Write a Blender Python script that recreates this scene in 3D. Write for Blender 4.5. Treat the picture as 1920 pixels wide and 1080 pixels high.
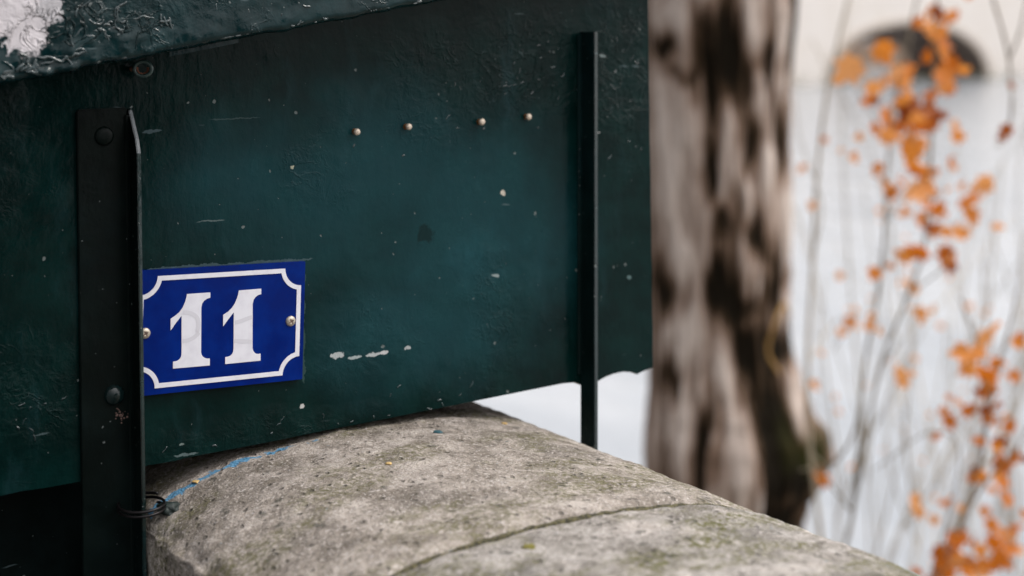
import bpy, bmesh, math, random
import numpy as np
from mathutils import Vector, Matrix, noise as mn
from mathutils.geometry import tessellate_polygon
random.seed(11)
for o in list(bpy.data.objects): bpy.data.objects.remove(o)
sc = bpy.context.scene
C = sc.collection
# ------------------------------------------------------------------ camera
F = 2700.0; HOR = 75.0; YAW = math.radians(33); ROLL = math.radians(0.8)
fw = Vector((math.sin(YAW), math.cos(YAW), 0)); rt = Vector((math.cos(YAW), -math.sin(YAW), 0)); up = Vector((0, 0, 1))
RR = rt*math.cos(ROLL) - up*math.sin(ROLL); UU = up*math.cos(ROLL) + rt*math.sin(ROLL)
cd = bpy.data.cameras.new('camera'); cam = bpy.data.objects.new('camera', cd); C.objects.link(cam)
cam.matrix_world = Matrix(((RR.x, UU.x, -fw.x, 0), (RR.y, UU.y, -fw.y, 0), (RR.z, UU.z, -fw.z, 0), (0, 0, 0, 1)))
cd.sensor_width = 36; cd.lens = 36*F/1920; cd.shift_y = -(540-HOR)/1920
cd.clip_start = 0.05; cd.clip_end = 6000
cd.dof.use_dof = True; cd.dof.focus_distance = 1.19; cd.dof.aperture_fstop = 3.5
sc.camera = cam
def ray(px, py): return fw + RR*((px-960)/F) + UU*((HOR-py)/F)
def onY(px, py, y):
    r = ray(px, py); return r*(y/r.y)
def onD(px, py, d): return ray(px, py)*d
# ------------------------------------------------------------------ world + sun
SUN_AZ, SUN_EL = math.radians(112), math.radians(50)
sdir = Vector((math.sin(SUN_AZ)*math.cos(SUN_EL), math.cos(SUN_AZ)*math.cos(SUN_EL), math.sin(SUN_EL)))
W = bpy.data.worlds.new('World'); sc.world = W; W.use_nodes = True
nt = W.node_tree; nt.nodes.clear()
def wn(t, **k):
    n = nt.nodes.new(t)
    for a, b in k.items(): setattr(n, a, b)
    return n
sky = wn('ShaderNodeTexSky', sky_type='NISHITA', sun_disc=False, sun_elevation=SUN_EL, sun_rotation=SUN_AZ, dust_density=4.0, air_density=1.0)
tc = wn('ShaderNodeTexCoord')
dot = wn('ShaderNodeVectorMath', operation='DOT_PRODUCT'); nt.links.new(tc.outputs['Generated'], dot.inputs[0])
dot.inputs[1].default_value = Vector((0.95, 0.0, 0.35)).normalized()
nz = wn('ShaderNodeTexNoise'); nz.inputs['Scale'].default_value = 2.2; nz.inputs['Detail'].default_value = 5; nt.links.new(tc.outputs['Generated'], nz.inputs['Vector'])
mr = wn('ShaderNodeMapRange', interpolation_type='SMOOTHSTEP'); nt.links.new(dot.outputs['Value'], mr.inputs[0])
for i, v in ((1, -0.75), (2, 0.7), (3, 1.5), (4, 10.5)): mr.inputs[i].default_value = v
m2 = wn('ShaderNodeMapRange'); nt.links.new(nz.outputs['Fac'], m2.inputs[0])
for i, v in ((1, 0.3), (2, 0.7), (3, 0.85), (4, 1.12)): m2.inputs[i].default_value = v
sz = wn('ShaderNodeSeparateXYZ'); nt.links.new(tc.outputs['Generated'], sz.inputs[0])
mz = wn('ShaderNodeMapRange'); nt.links.new(sz.outputs[2], mz.inputs[0])     # overcast: brightest overhead
for i, v in ((1, 0.0), (2, 1.0), (3, 0.62), (4, 1.9)): mz.inputs[i].default_value = v
mq = wn('ShaderNodeMath', operation='MULTIPLY'); nt.links.new(mr.outputs[0], mq.inputs[0]); nt.links.new(mz.outputs[0], mq.inputs[1])
mu = wn('ShaderNodeMath', operation='MULTIPLY'); nt.links.new(mq.outputs[0], mu.inputs[0]); nt.links.new(m2.outputs[0], mu.inputs[1])
sca = wn('ShaderNodeVectorMath', operation='SCALE'); sca.inputs[0].default_value = (1.0, 0.985, 0.985); nt.links.new(mu.outputs[0], sca.inputs['Scale'])
mix = wn('ShaderNodeMix', data_type='RGBA'); mix.inputs[0].default_value = 0.85
nt.links.new(sky.outputs[0], mix.inputs[6]); nt.links.new(sca.outputs[0], mix.inputs[7])
bg = wn('ShaderNodeBackground'); bg.inputs[1].default_value = 0.12; nt.links.new(mix.outputs[2], bg.inputs[0])
wo = wn('ShaderNodeOutputWorld'); nt.links.new(bg.outputs[0], wo.inputs[0])
sl = bpy.data.lights.new('sun', 'SUN'); sl.energy = 1.1; sl.angle = math.radians(20); sl.color = (1, 0.96, 0.9)
so = bpy.data.objects.new('sun', sl); C.objects.link(so); so.rotation_euler = sdir.to_track_quat('Z', 'Y').to_euler()
so.location = sdir*20
sc.view_settings.view_transform = 'Standard'; sc.view_settings.look = 'None'; sc.view_settings.exposure = 0.68; sc.view_settings.gamma = 1
sc.cycles.max_bounces = 6

# ------------------------------------------------------------------ material helpers
class NT:
    def __init__(s, name):
        s.m = bpy.data.materials.new(name); s.m.use_nodes = True; s.t = s.m.node_tree; s.t.nodes.clear()
        s.out = s.n('ShaderNodeOutputMaterial'); s.b = s.n('ShaderNodeBsdfPrincipled'); s.l(s.b.outputs[0], s.out.inputs[0])
        s.co = s.n('ShaderNodeTexCoord').outputs['Object']
    def n(s, t, **k):
        x = s.t.nodes.new(t)
        for a, b in k.items(): setattr(x, a, b)
        return x
    def l(s, a, b): s.t.links.new(a, b)
    def set(s, sock, v):
        if hasattr(v, 'node'): s.l(v, sock)
        elif isinstance(v, tuple) and len(v) == 3 and sock.type == 'RGBA': sock.default_value = (*v, 1)
        else: sock.default_value = v
    def p(s, name, v): s.set(s.b.inputs[name], v)
    def mapv(s, scale, loc=(0, 0, 0), rot=(0, 0, 0), co=None):
        x = s.n('ShaderNodeMapping'); s.l(co or s.co, x.inputs[0]); x.inputs[1].default_value = loc; x.inputs[2].default_value = rot; x.inputs[3].default_value = scale
        return x.outputs[0]
    def noise(s, scale, detail=4, rough=0.55, co=None, dist=0.0, typ=None):
        x = s.n('ShaderNodeTexNoise')
        if typ: x.noise_type = typ
        s.l(co or s.co, x.inputs['Vector']); x.inputs['Scale'].default_value = scale
        x.inputs['Detail'].default_value = detail; x.inputs['Roughness'].default_value = rough; x.inputs['Distortion'].default_value = dist
        return x.outputs['Fac']
    def voro(s, scale, co=None, feat='F1', rnd=1.0):
        x = s.n('ShaderNodeTexVoronoi'); x.feature = feat; s.l(co or s.co, x.inputs['Vector']); x.inputs['Scale'].default_value = scale
        x.inputs['Randomness'].default_value = rnd
        return x
    def rng(s, v, a, b, c=0.0, d=1.0, smooth=True):
        x = s.n('ShaderNodeMapRange'); x.interpolation_type = 'SMOOTHSTEP' if smooth else 'LINEAR'
        s.set(x.inputs[0], v)
        for i, q in zip((1, 2, 3, 4), (a, b, c, d)): s.set(x.inputs[i], q)
        return x.outputs[0]
    def math(s, op, a, b=0.0, clamp=False):
        x = s.n('ShaderNodeMath', operation=op); x.use_clamp = clamp; s.set(x.inputs[0], a); s.set(x.inputs[1], b); return x.outputs[0]
    def mix(s, f, a, b):
        x = s.n('ShaderNodeMix', data_type='RGBA'); s.set(x.inputs[0], f); s.set(x.inputs[6], a); s.set(x.inputs[7], b); return x.outputs[2]
    def bump(s, h, dist, strength=1.0, prev=None):
        x = s.n('ShaderNodeBump'); s.set(x.inputs['Height'], h); x.inputs['Distance'].default_value = dist; x.inputs['Strength'].default_value = strength
        if prev: s.l(prev, x.inputs['Normal'])
        return x.outputs[0]
    def sep(s, co=None):
        x = s.n('ShaderNodeSeparateXYZ'); s.l(co or s.co, x.inputs[0]); return x.outputs
    def attr(s, nm):
        x = s.n('ShaderNodeAttribute'); x.attribute_name = nm; return x
    def spot(s, cx, cz, rx, rz, co, soft=0.35):
        """soft ellipse in the object's x-z plane, co already warped"""
        v = s.mapv((1/rx, 0, 1/rz), (-cx/rx, 0, -cz/rz), co=co)
        x = s.n('ShaderNodeVectorMath', operation='LENGTH'); s.l(v, x.inputs[0])
        return s.rng(x.outputs['Value'], 1-soft, 1+soft, 1.0, 0.0)
    def warp(s, scale, amt, co=None):
        x = s.n('ShaderNodeTexNoise'); s.l(co or s.co, x.inputs['Vector']); x.inputs['Scale'].default_value = scale; x.inputs['Detail'].default_value = 4
        a = s.n('ShaderNodeVectorMath', operation='SUBTRACT'); s.l(x.outputs['Color'], a.inputs[0]); a.inputs[1].default_value = (.5, .5, .5)
        b = s.n('ShaderNodeVectorMath', operation='SCALE'); s.l(a.outputs[0], b.inputs[0]); b.inputs['Scale'].default_value = amt
        c = s.n('ShaderNodeVectorMath', operation='ADD'); s.l(b.outputs[0], c.inputs[0]); s.l(co or s.co, c.inputs[1])
        return c.outputs[0]

def simple(name, col, rough=0.6, metal=0.0, spec=0.5, nscale=40, var=0.25, bump=0.0):
    k = NT(name); f = k.noise(nscale, 5)
    k.p('Base Color', k.mix(f, tuple(c*(1-var) for c in col), tuple(min(1, c*(1+var)) for c in col)))
    k.p('Roughness', rough); k.p('Metallic', metal); k.p('Specular IOR Level', spec)
    if bump: k.p('Normal', k.bump(f, bump))
    return k.m

GREEN = (0.0013, 0.0130, 0.0118)
def paint(name, base=GREEN, crinkle=0.3, dust_sheen=0.5, rough=0.36, speck=1.0, marks=(), crinkle_spots=(), spec=.09, sheen_spots=None, worm=0.0, shift=None):
    """old thick gloss paint: brush waves, orange-peel blisters, painted sheen, chips, dust film"""
    k = NT(name)
    if shift: k.co = k.mapv((1, 1, 1), shift)
    big = k.noise(5.0, 5, .6); mid = k.noise(28, 5, .6); fine = k.noise(420, 3)
    wc = k.warp(14, 0.03)
    col = k.mix(k.rng(mid, .35, .7), tuple(c*.72 for c in base), tuple(c*1.25 for c in base))
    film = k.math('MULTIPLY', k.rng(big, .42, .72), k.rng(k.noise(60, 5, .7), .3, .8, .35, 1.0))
    if sheen_spots:                       # sheen painted in as brighter teal zones, left off under the lid
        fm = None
        for (cx, cz, rx, rz) in sheen_spots:
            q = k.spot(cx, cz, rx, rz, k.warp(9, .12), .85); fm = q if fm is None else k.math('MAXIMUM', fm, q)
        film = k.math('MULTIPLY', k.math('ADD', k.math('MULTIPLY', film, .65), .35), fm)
    col = k.mix(k.math('MULTIPLY', film, dust_sheen, True), col, (0.017, 0.088, 0.108))
    # streaky wipe marks
    st = k.noise(1.0, 5, .65, co=k.mapv((35, 35, 7), rot=(0, .12, 0), co=wc))
    col = k.mix(k.math('MULTIPLY', k.rng(st, .55, .8), .25*dust_sheen), col, (0.03, 0.08, 0.095))
    rgh = k.rng(k.math('ADD', k.math('MULTIPLY', film, .55), k.math('MULTIPLY', mid, .45)), .2, .8, rough-.08, rough+.22)
    # pale specks and chips
    v = k.voro(85, co=k.warp(140, .005)); pkr = k.n('ShaderNodeSeparateColor'); k.l(v.outputs['Color'], pkr.inputs[0]); pickr = pkr.outputs[2]; sp = k.rng(k.math('SUBTRACT', v.outputs['Distance'], k.math('MULTIPLY', k.math('POWER', pickr, 3.0), .10)), .025, .055, 1, 0)
    pick = k.n('ShaderNodeSeparateColor'); k.l(v.outputs['Color'], pick.inputs[0])
    sp = k.math('MULTIPLY', sp, k.rng(pick.outputs[0], .66, .72))
    v2 = k.voro(300, co=k.warp(90, .004)); p2 = k.n('ShaderNodeSeparateColor'); k.l(v2.outputs['Color'], p2.inputs[0])
    sp2 = k.math('MULTIPLY', k.rng(v2.outputs['Distance'], .14, .24, 1, 0), k.rng(p2.outputs[1], .955, .965))
    spk = k.math('MULTIPLY', k.math('MAXIMUM', sp, sp2), speck*.62, True)
    col = k.mix(spk, col, (0.20, 0.225, 0.22))
    # short scratches: stretched cells
    sv = k.voro(1.0, co=k.mapv((34, 34, 210), rot=(0, .35, 0), co=k.warp(30, .012)))
    p3 = k.n('ShaderNodeSeparateColor'); k.l(sv.outputs['Color'], p3.inputs[0])
    scr = k.math('MULTIPLY', k.rng(sv.outputs['Distance'], .10, .22, 1, 0), k.rng(p3.outputs[2], .965, .975))
    col = k.mix(k.math('MULTIPLY', scr, .5*speck, True), col, (0.11, 0.15, 0.16))
    # relief
    blis = k.noise(62, 6, .6, dist=.6); wr = k.noise(150, 4, .6, dist=1.5)
    wa = k.rng(k.noise(9, 3), .50, .72, .06, .8)
    for (cx, cz, rx, rz) in crinkle_spots:
        wa = k.math('MAXIMUM', wa, k.spot(cx, cz, rx, rz, wc, .6))
    wm = k.math('ABSOLUTE', k.math('SUBTRACT', k.noise(48, 4, .55, dist=.8), .5))
    wm = k.math('MULTIPLY', k.rng(wm, .0, .045, 1, 0), k.rng(k.noise(17, 3), .46, .62)); wm = k.math('MULTIPLY', wm, wa)
    h = k.math('ADD', k.math('MULTIPLY', k.math('MULTIPLY', blis, wa), crinkle), k.math('MULTIPLY', k.math('MULTIPLY', wr, wa), .20*crinkle))
    h = k.math('ADD', h, k.math('MULTIPLY', big, .5)); h = k.math('ADD', h, k.math('MULTIPLY', st, .10))
    tips = k.math('MULTIPLY', k.math('MULTIPLY', k.rng(wm, .45, .95), k.rng(k.noise(130, 4, .65), .47, .62)), k.rng(k.noise(23, 2), .42, .6))
    col = k.mix(k.math('MULTIPLY', tips, .25+.6*worm, True) if worm else 0.0, col, (.16, .215, .225))  # worn ridge tips, their highlight painted in as paler colour
    h = k.math('ADD', h, k.math('MULTIPLY', spk, -.10)); h = k.math('ADD', h, k.math('MULTIPLY', wm, worm))
    nb = k.bump(h, 0.006, 1.0); nb = k.bump(fine, 0.0003, .35, nb)
    # marks with a shape of their own: (x, z, rx, rz, colour, strength, ragged)
    for (cx, cz, rx, rz, cc, stg, rag) in marks:
        wco = k.warp(rag, min(rx, rz)*1.7 + .0032, k.warp(rag*3.5, min(rx, rz)*.9+.001))
        mk = k.spot(cx, cz, rx, rz, wco, .12)
        col = k.mix(k.math('MULTIPLY', mk, stg, True), col, cc)
        rgh = k.mix(mk, rgh, (.7, .7, .7))
    k.p('Base Color', col); k.p('Roughness', rgh); k.p('Specular IOR Level', spec); k.p('Normal', nb)
    return k.m

# ------------------------------------------------------------------ mesh helpers
def link(name, me, mats, parent=None, smooth=False):
    o = bpy.data.objects.new(name, me); C.objects.link(o)
    for m in (mats if isinstance(mats, (list, tuple)) else [mats]): me.materials.append(m)
    if smooth:
        for p in me.polygons: p.use_smooth = True
    if parent: o.parent = parent; o.matrix_parent_inverse = parent.matrix_world.inverted()
    return o
def obj(name, bm, mats, parent=None, smooth=False, keep=False):
    if not keep: bmesh.ops.recalc_face_normals(bm, faces=bm.faces)
    me = bpy.data.meshes.new(name); bm.to_mesh(me); bm.free()
    return link(name, me, mats, parent, smooth)
def empty(name, loc, label, cat, group=None):
    o = bpy.data.objects.new(name, None); C.objects.link(o); o.location = loc; o.empty_display_size = .05
    o.matrix_world = Matrix.Translation(loc)
    return tag(o, label, cat, group)
def tag(o, label=None, cat=None, group=None, kind=None):
    if label: o['label'] = label
    if cat: o['category'] = cat
    if group: o['group'] = group
    if kind: o['kind'] = kind
    return o
def prism(bm, pts, vec, mat=0):
    """closed planar polygon pts (3D) extruded by vec"""
    vec = Vector(vec); a = [bm.verts.new(Vector(p)) for p in pts]; b = [bm.verts.new(Vector(p)+vec) for p in pts]
    n = len(pts); fs = []
    tri = tessellate_polygon([[Vector(p) for p in pts]])
    for t in tri:
        for ring in (a, b):
            try: fs.append(bm.faces.new([ring[i] for i in t]))
            except ValueError: pass
    for i in range(n): fs.append(bm.faces.new((a[i], a[(i+1) % n], b[(i+1) % n], b[i])))
    for f in fs: f.material_index = mat
    return bm
def box(bm, lo, hi):
    lo = Vector(lo); hi = Vector(hi)
    return prism(bm, [(lo.x, lo.y, lo.z), (hi.x, lo.y, lo.z), (hi.x, hi.y, lo.z), (lo.x, hi.y, lo.z)], (0, 0, hi.z-lo.z))
def tube(bm, pts, rad, n=7, closed=False, cap=True):
    pts = [Vector(p) for p in pts]; N = len(pts); rings = []
    ref = Vector((0.31, 0.22, 0.92))
    for i, p in enumerate(pts):
        t = (pts[(i+1) % N]-pts[i-1]) if closed else (pts[min(i+1, N-1)]-pts[max(i-1, 0)])
        t.normalize(); a = t.cross(ref)
        if a.length < .05: a = t.cross(Vector((1, 0, 0)))
        a.normalize(); b = t.cross(a); r = rad[i] if isinstance(rad, (list, tuple)) else rad
        rings.append([bm.verts.new(p+(a*math.cos(2*math.pi*j/n)+b*math.sin(2*math.pi*j/n))*r) for j in range(n)])
    for i in range(N if closed else N-1):
        A, B = rings[i], rings[(i+1) % N]
        for j in range(n): bm.faces.new((A[j], A[(j+1) % n], B[(j+1) % n], B[j]))
    if cap and not closed:
        bm.faces.new(rings[0][::-1]); bm.faces.new(rings[-1])
    return bm
def lathe(bm, origin, axis, prof, n=24):
    """prof: list of (distance along axis, radius)"""
    axis = Vector(axis).normalized(); a = axis.orthogonal().normalized(); b = axis.cross(a); rings = []
    for d, r in prof:
        c = Vector(origin)+axis*d
        rings.append([bm.verts.new(c)] if r <= 1e-7 else [bm.verts.new(c+(a*math.cos(2*math.pi*j/n)+b*math.sin(2*math.pi*j/n))*r) for j in range(n)])
    for A, B in zip(rings, rings[1:]):
        for j in range(n):
            if len(A) == 1 and len(B) == 1: break
            if len(A) == 1: bm.faces.new((A[0], B[j], B[(j+1) % n]))
            elif len(B) == 1: bm.faces.new((A[j], A[(j+1) % n], B[0]))
            else: bm.faces.new((A[j], A[(j+1) % n], B[(j+1) % n], B[j]))
    return bm
def smoothpts(pts, k=8):
    """Catmull-Rom through pts"""
    P = [Vector(p) for p in pts]; P = [P[0]*2-P[1]]+P+[P[-1]*2-P[-2]]; out = []
    for i in range(1, len(P)-2):
        for j in range(k):
            t = j/k; a, b, c, d = P[i-1:i+3]
            out.append(.5*((2*b)+(c-a)*t+(2*a-5*b+4*c-d)*t*t+(3*b-3*c+d-a)*t**3))
    out.append(P[-2]); return out
def fbm(v, o=4): return mn.fractal(v, 1.0, 2.0, o)

# ================================================================== setting
D = 1.1389           # y of the box's end panel
Z_PAVE, Z_BANK, Z_WATER = -1.42, -4.0, -5.6
k = NT('water'); w1 = k.noise(1.0, 6, .6, co=k.mapv((.5, .16, 1), rot=(0, 0, -.6))); w2 = k.noise(3.5, 3, co=k.mapv((1, .5, 1), rot=(0, 0, -.6)))
k.p('Base Color', k.mix(k.rng(w1, .35, .7), (.22, .235, .255), (.29, .30, .315))); k.p('Roughness', .16); k.p('IOR', 1.33); k.p('Specular IOR Level', .27)
k.p('Normal', k.bump(k.math('ADD', w1, k.math('MULTIPLY', w2, .25)), .25, .5)); M_water = k.m
def sheet(name, lo, hi, z, m, label=None):
    bm = bmesh.new(); vs = [bm.verts.new((x, y, z)) for x, y in ((lo[0], lo[1]), (hi[0], lo[1]), (hi[0], hi[1]), (lo[0], hi[1]))]; bm.faces.new(vs)
    o = obj(name, bm, m, keep=True); o['kind'] = 'structure'; return o
sheet('water', (7.4, -2500), (3000, 3000), Z_WATER, M_water)
k = NT('pavement'); f = k.noise(300, 3); g = k.noise(2.2, 5)
k.p('Base Color', k.mix(f, k.mix(g, (.035, .034, .033), (.06, .058, .055)), (.075, .072, .068))); k.p('Roughness', .85); k.p('Normal', k.bump(f, .003)); M_pave = k.m
sheet('pavement', (-60, -60), (.41, 200), Z_PAVE, M_pave)
k = NT('bank_earth'); f = k.noise(9, 6)
k.p('Base Color', k.mix(f, (.16, .145, .12), (.30, .28, .24))); k.p('Roughness', .9); k.p('Normal', k.bump(f, .05)); M_bank = k.m
bm = bmesh.new(); box(bm, (.80, -60, Z_WATER-1), (7.5, 200, Z_BANK)); o = obj('riverbank', bm, M_bank); o['kind'] = 'structure'

# ================================================================== stone parapet
def stone_mat(name, shift=(0, 0, 0), grey=0.0, moss=1.0):
    k = NT(name); co = k.mapv((1, 1, 1), shift)
    wc = k.warp(25, .02, co)
    g1 = k.noise(520, 3, .7, co=co); g2 = k.noise(190, 4, .7, co=co); g3 = k.noise(45, 6, .65, co=co, dist=.4); g4 = k.noise(9, 6, .6, co=co)
    lo = tuple(a*(1-grey)+b*grey for a, b in zip((.21, .178, .148), (.17, .161, .15)))
    hi = tuple(a*(1-grey)+b*grey for a, b in zip((.45, .395, .35), (.41, .395, .38)))
    col = k.mix(k.rng(g3, .34, .66), lo, hi)
    col = k.mix(k.math('MULTIPLY', k.rng(g4, .48, .66), .65), col, tuple(c*.52 for c in lo) if grey < .3 else (.085, .083, .08))
    col = k.mix(k.rng(g2, .53, .74), col, (.11, .097, .078))                                # dirt in the grain
    g5 = k.noise(300, 4, .75, co=k.mapv((1, 1.5, 1), (4, 2, 1), co=co))
    col = k.mix(k.math('MULTIPLY', k.rng(g5, .55, .66), .7), col, (.085, .076, .062))
    col = k.mix(k.math('MULTIPLY', k.rng(g1, .54, .68), .6), col, (.075, .068, .058))
    col = k.mix(k.math('MULTIPLY', k.rng(k.noise(330, 3, .7, co=co), .56, .66), .8), col, (.60, .55, .52))   # pale grains
    col = k.mix(k.math('MULTIPLY', k.rng(k.math('ADD', k.noise(17, 5, .65, co=wc), k.math('MULTIPLY', k.math('SUBTRACT', g2, .5), .5)), .52, .66), .5), col, (.56, .50, .455))
    # olive moss film in patches, drawn out along the wall's width
    ms = k.noise(1.0, 7, .68, co=k.mapv((7.5, 14, 8), co=wc)); ms2 = k.rng(k.noise(240, 3, co=co), .38, .60)
    mm = k.math('MULTIPLY', k.rng(ms, .46, .60), ms2)
    col = k.mix(k.math('MULTIPLY', mm,   .68*moss, True), col, (.105, .10, .032))
    # dark lichen dots
    v = k.voro(60, co=k.warp(60, .012, co)); pk = k.n('ShaderNodeSeparateColor'); k.l(v.outputs['Color'], pk.inputs[0])
    dl = k.math('MULTIPLY', k.math('MULTIPLY', k.rng(v.outputs['Distance'], .18, .36, 1, 0), k.rng(pk.outputs[0], .80, .84)), k.rng(g2, .3, .6))
    col = k.mix(k.math('MULTIPLY', dl, .75), col, (.055, .055, .045))
    # pits
    pv = k.voro(125, co=k.warp(80, .008, co)); pk2 = k.n('ShaderNodeSeparateColor'); k.l(pv.outputs['Color'], pk2.inputs[0])
    pit = k.math('MULTIPLY', k.rng(pv.outputs['Distance'], .15, .34, 1, 0), k.rng(pk2.outputs[1], .70, .76))
    col = k.mix(k.math('MULTIPLY', pit, .5), col, (.06, .055, .045))
    at = k.attr('face_shade'); col = k.mix(k.math('MULTIPLY', k.rng(k.math('ADD', at.outputs['Fac'], k.math('MULTIPLY', k.math('SUBTRACT', g2, .5), 1.5)), .35, .6), .9), col, (.042, .038, .024))
    bl = k.attr('blue'); bf = k.rng(k.math('ADD', bl.outputs['Fac'], k.math('MULTIPLY', k.math('SUBTRACT', k.noise(120, 4, co=co), .5), 2.0)), .42, .62)
    col = k.mix(k.math('MULTIPLY', bf, .8), col, (.06, .28, .50))
    h = k.math('ADD', k.math('MULTIPLY', g1, .35), k.math('MULTIPLY', g2, .9)); h = k.math('ADD', h, k.math('MULTIPLY', g3, 1.3)); h = k.math('SUBTRACT', h, k.math('MULTIPLY', pit, .8))
    k.p('Base Color', col); k.p('Roughness', .93); k.p('Specular IOR Level', .25); k.p('Normal', k.bump(h, .0045, 1.0))
    return k.m
M_stoneA = stone_mat('stone_warm'); M_stoneB = stone_mat('stone_grey', (3.1, 1.7, .4), .5, 1.4); M_stoneC = stone_mat('stone_body', (7, 2, 1), .4, .6)
PROF = [(.3740, -.62), (.3740, -.50), (.3742, -.43), (.3744, -.400), (.3745, -.3900), (.3750, -.3855), (.3800, -.3805), (.392, -.3722), (.410, -.3632), (.430, -.3560), (.452, -.3500), (.480, -.3458), (.520, -.3425), (.560, -.3410), (.600, -.3412),
        (.640, -.3440), (.675, -.3475), (.705, -.3515), (.735, -.3585), (.760, -.3675), (.780, -.3775), (.795, -.3870), (.803, -.398), (.806, -.415), (.807, -.45), (.807, -.62)]
JY = .846
def coping(name, y0, y1, mat, parent, zoff=0.0):
    P = smoothpts([Vector((a, 0, b)) for a, b in PROF], 9)
    ny = int((y1-y0)/.006)+1
    bm = bmesh.new(); rows = []
    ls = bm.verts.layers.float.new('face_shade'); lb = bm.verts.layers.float.new('blue')
    for j in range(ny+1):
        y = y0+(y1-y0)*j/ny; row = []
        e = min(y-y0, y1-y)
        for i, p in enumerate(P):
            q = Vector((p.x, y, p.z+zoff))
            ar = math.exp(-((p.x-.3775)/.006)**2)*math.exp(-((p.z+.383)/.02)**2)
            nrm = (P[min(i+1, len(P)-1)]-P[max(i-1, 0)]).cross(Vector((0, -1, 0))).normalized()
            nrm = -nrm if nrm.z < -.2 or (abs(nrm.z) <= .2 and (nrm.x > 0) == (p.x < .6)) else nrm
            d = .0022*fbm(q*22, 4)+.0010*fbm(q*90+Vector((5, 1, 2)), 3)
            d += ar*(.006*fbm(q*55+Vector((1, 7, 3)), 4)-.002)
            if e < .012: d -= .0068*(1-e/.012)**2*(1+.6*fbm(q*60, 3))
            q += nrm*d
            if e < 1e-6: q.y += .0015*fbm(q*50, 3)
            v = bm.verts.new(q); row.append(v)
            # street face darkened: its shade below the arris painted into the colour
            v[ls] = max(0, min(1, .5-(p.x-.3765)/.006))*.34*(1 if p.z < -.390 else .4)
            # line of blue brush paint where the box was repainted
            w = abs(y-(D-.004-.003*fbm(Vector((p.x*18, 0, 0)), 3)))
            bl = max(0, 1-w/.0090)*(1 if p.x < .475 else max(0, 1-(p.x-.475)/.08))
            v[lb] = bl*.95 if .381 < p.x < .62 else 0
        rows.append(row)
    for A, B in zip(rows, rows[1:]):
        for i in range(len(A)-1): bm.faces.new((A[i], A[i+1], B[i+1], B[i]))
    for R_ in (rows[0], rows[-1]): bm.faces.new(R_)
    return obj(name, bm, mat, parent, smooth=True)
par = empty('stone_parapet', (.59, 1.0, Z_PAVE), 'rounded weathered limestone parapet with mossy joint running under the green box', 'parapet')
c = coping('coping_stone', JY+.0012, 2.6, M_stoneA, par); c['label'] = 'warm beige coping stone with blue paint line under the box'
c = coping('coping_stone', -3.4, JY-.0012, M_stoneB, par, .0004); c['label'] = 'greyer coping stone in the foreground, beyond the joint'
bm = bmesh.new(); box(bm, (.385, -3.4, Z_BANK-1.0), (.80, 2.6, -.61)); obj('wall_body', bm, M_stoneC, par)
# moss and grit in the joint, following the profile
k = NT('joint_moss'); f = k.noise(300, 4); k.p('Base Color', k.mix(k.rng(f, .4, .62), (.028, .025, .014), (.115, .10, .045))); k.p('Roughness', .95); k.p('Normal', k.bump(f, .004)); M_moss = k.m
bm = bmesh.new(); P = smoothpts([Vector((a, 0, b)) for a, b in PROF[4:-3]], 16); rows = []
for i, p in enumerate(P):
    hgt = .0012+.0016*fbm(Vector((p.x*70, 1, 0)), 3); wdt = .0056*(1+.55*fbm(Vector((p.x*40, 4, 0)), 3))*(1 if p.x < .70 else .55)
    rows.append([bm.verts.new((p.x, JY+s*wdt+.002*fbm(Vector((p.x*30, 8, 0)), 3), p.z+zz-.0036+.0006*fbm(Vector((p.x*160, s*3, 2)), 2))) for s, zz in ((-1, -.004), (-.5, hgt*.7), (0, hgt), (.5, hgt*.7), (1, -.004))])
for A, B in zip(rows, rows[1:]):
    for i in range(4): bm.faces.new((A[i], A[i+1], B[i+1], B[i]))
obj('joint_moss', bm, M_moss, par, smooth=True)

# ================================================================== the green box
WHITE = (.62, .58, .60)
def PD(px, py, dy=0.0): return onY(px, py, D-dy)
def mk(px, py, rx, rz, col=(.5, .52, .5), s=.9, rag=120, dy=0): q = PD(px, py, dy); return (q.x, q.z, rx, rz, col, s, rag)
pm = [mk(632, 668, .006, .0028, (.42, .45, .45)), mk(665, 671, .007, .0013, (.35, .4, .4)), mk(700, 664, .0075, .0016, (.42, .45, .45)), mk(720, 661, .004, .0018, (.5, .5, .5)), mk(765, 652, .003, .0016, (.4, .42, .42)),
      mk(943, 362, .0028, .0022, (.55, .5, .42)), mk(566, 762, .0022, .0022, (.5, .5, .48)), mk(928, 517, .0042, .0013, (.25, .3, .3)), mk(548, 313, .0016, .0016, (.4, .4, .3)),
      mk(340, 833, .0018, .0012, (.16, .2, .19)), mk(350, 852, .010, .0011, (.10, .14, .14)), mk(800, 440, .009, .008, (.003, .012, .012), .7), mk(1130, 105, .004, .0016, (.25, .3, .3)),
      mk(285, 246, .008, .0014, (.06, .09, .1), .8), mk(395, 415, .012, .0006, (.12, .16, .16), .7), mk(440, 222, .022, .0006, (.06, .09, .09), .6), mk(735, 797, .012, .002, (.09, .2, .26), .7), mk(1180, 520, .003, .002, (.1, .16, .16))]
for i, px in enumerate((300, 345, 390, 435, 480, 525, 560)): pm.append(mk(px, 505-(px-272)*.0612+.5, .013, .0011+.0004*(i % 3), (.07, .11, .12), .65, 150))
for py in (520, 575, 640, 690): pm.append(mk(569, py, .0016, .013, (.045, .085, .08), .6, 130))
csp = [(*[PD(1000, 120)[i] for i in (0, 2)], .09, .05), (*[PD(830, 170)[i] for i in (0, 2)], .06, .05), (*[PD(1170, 130)[i] for i in (0, 2)], .05, .09), (*[PD(450, 830)[i] for i in (0, 2)], .12, .02), (*[PD(60, 760)[i] for i in (0, 2)], .05, .05)]
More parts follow.
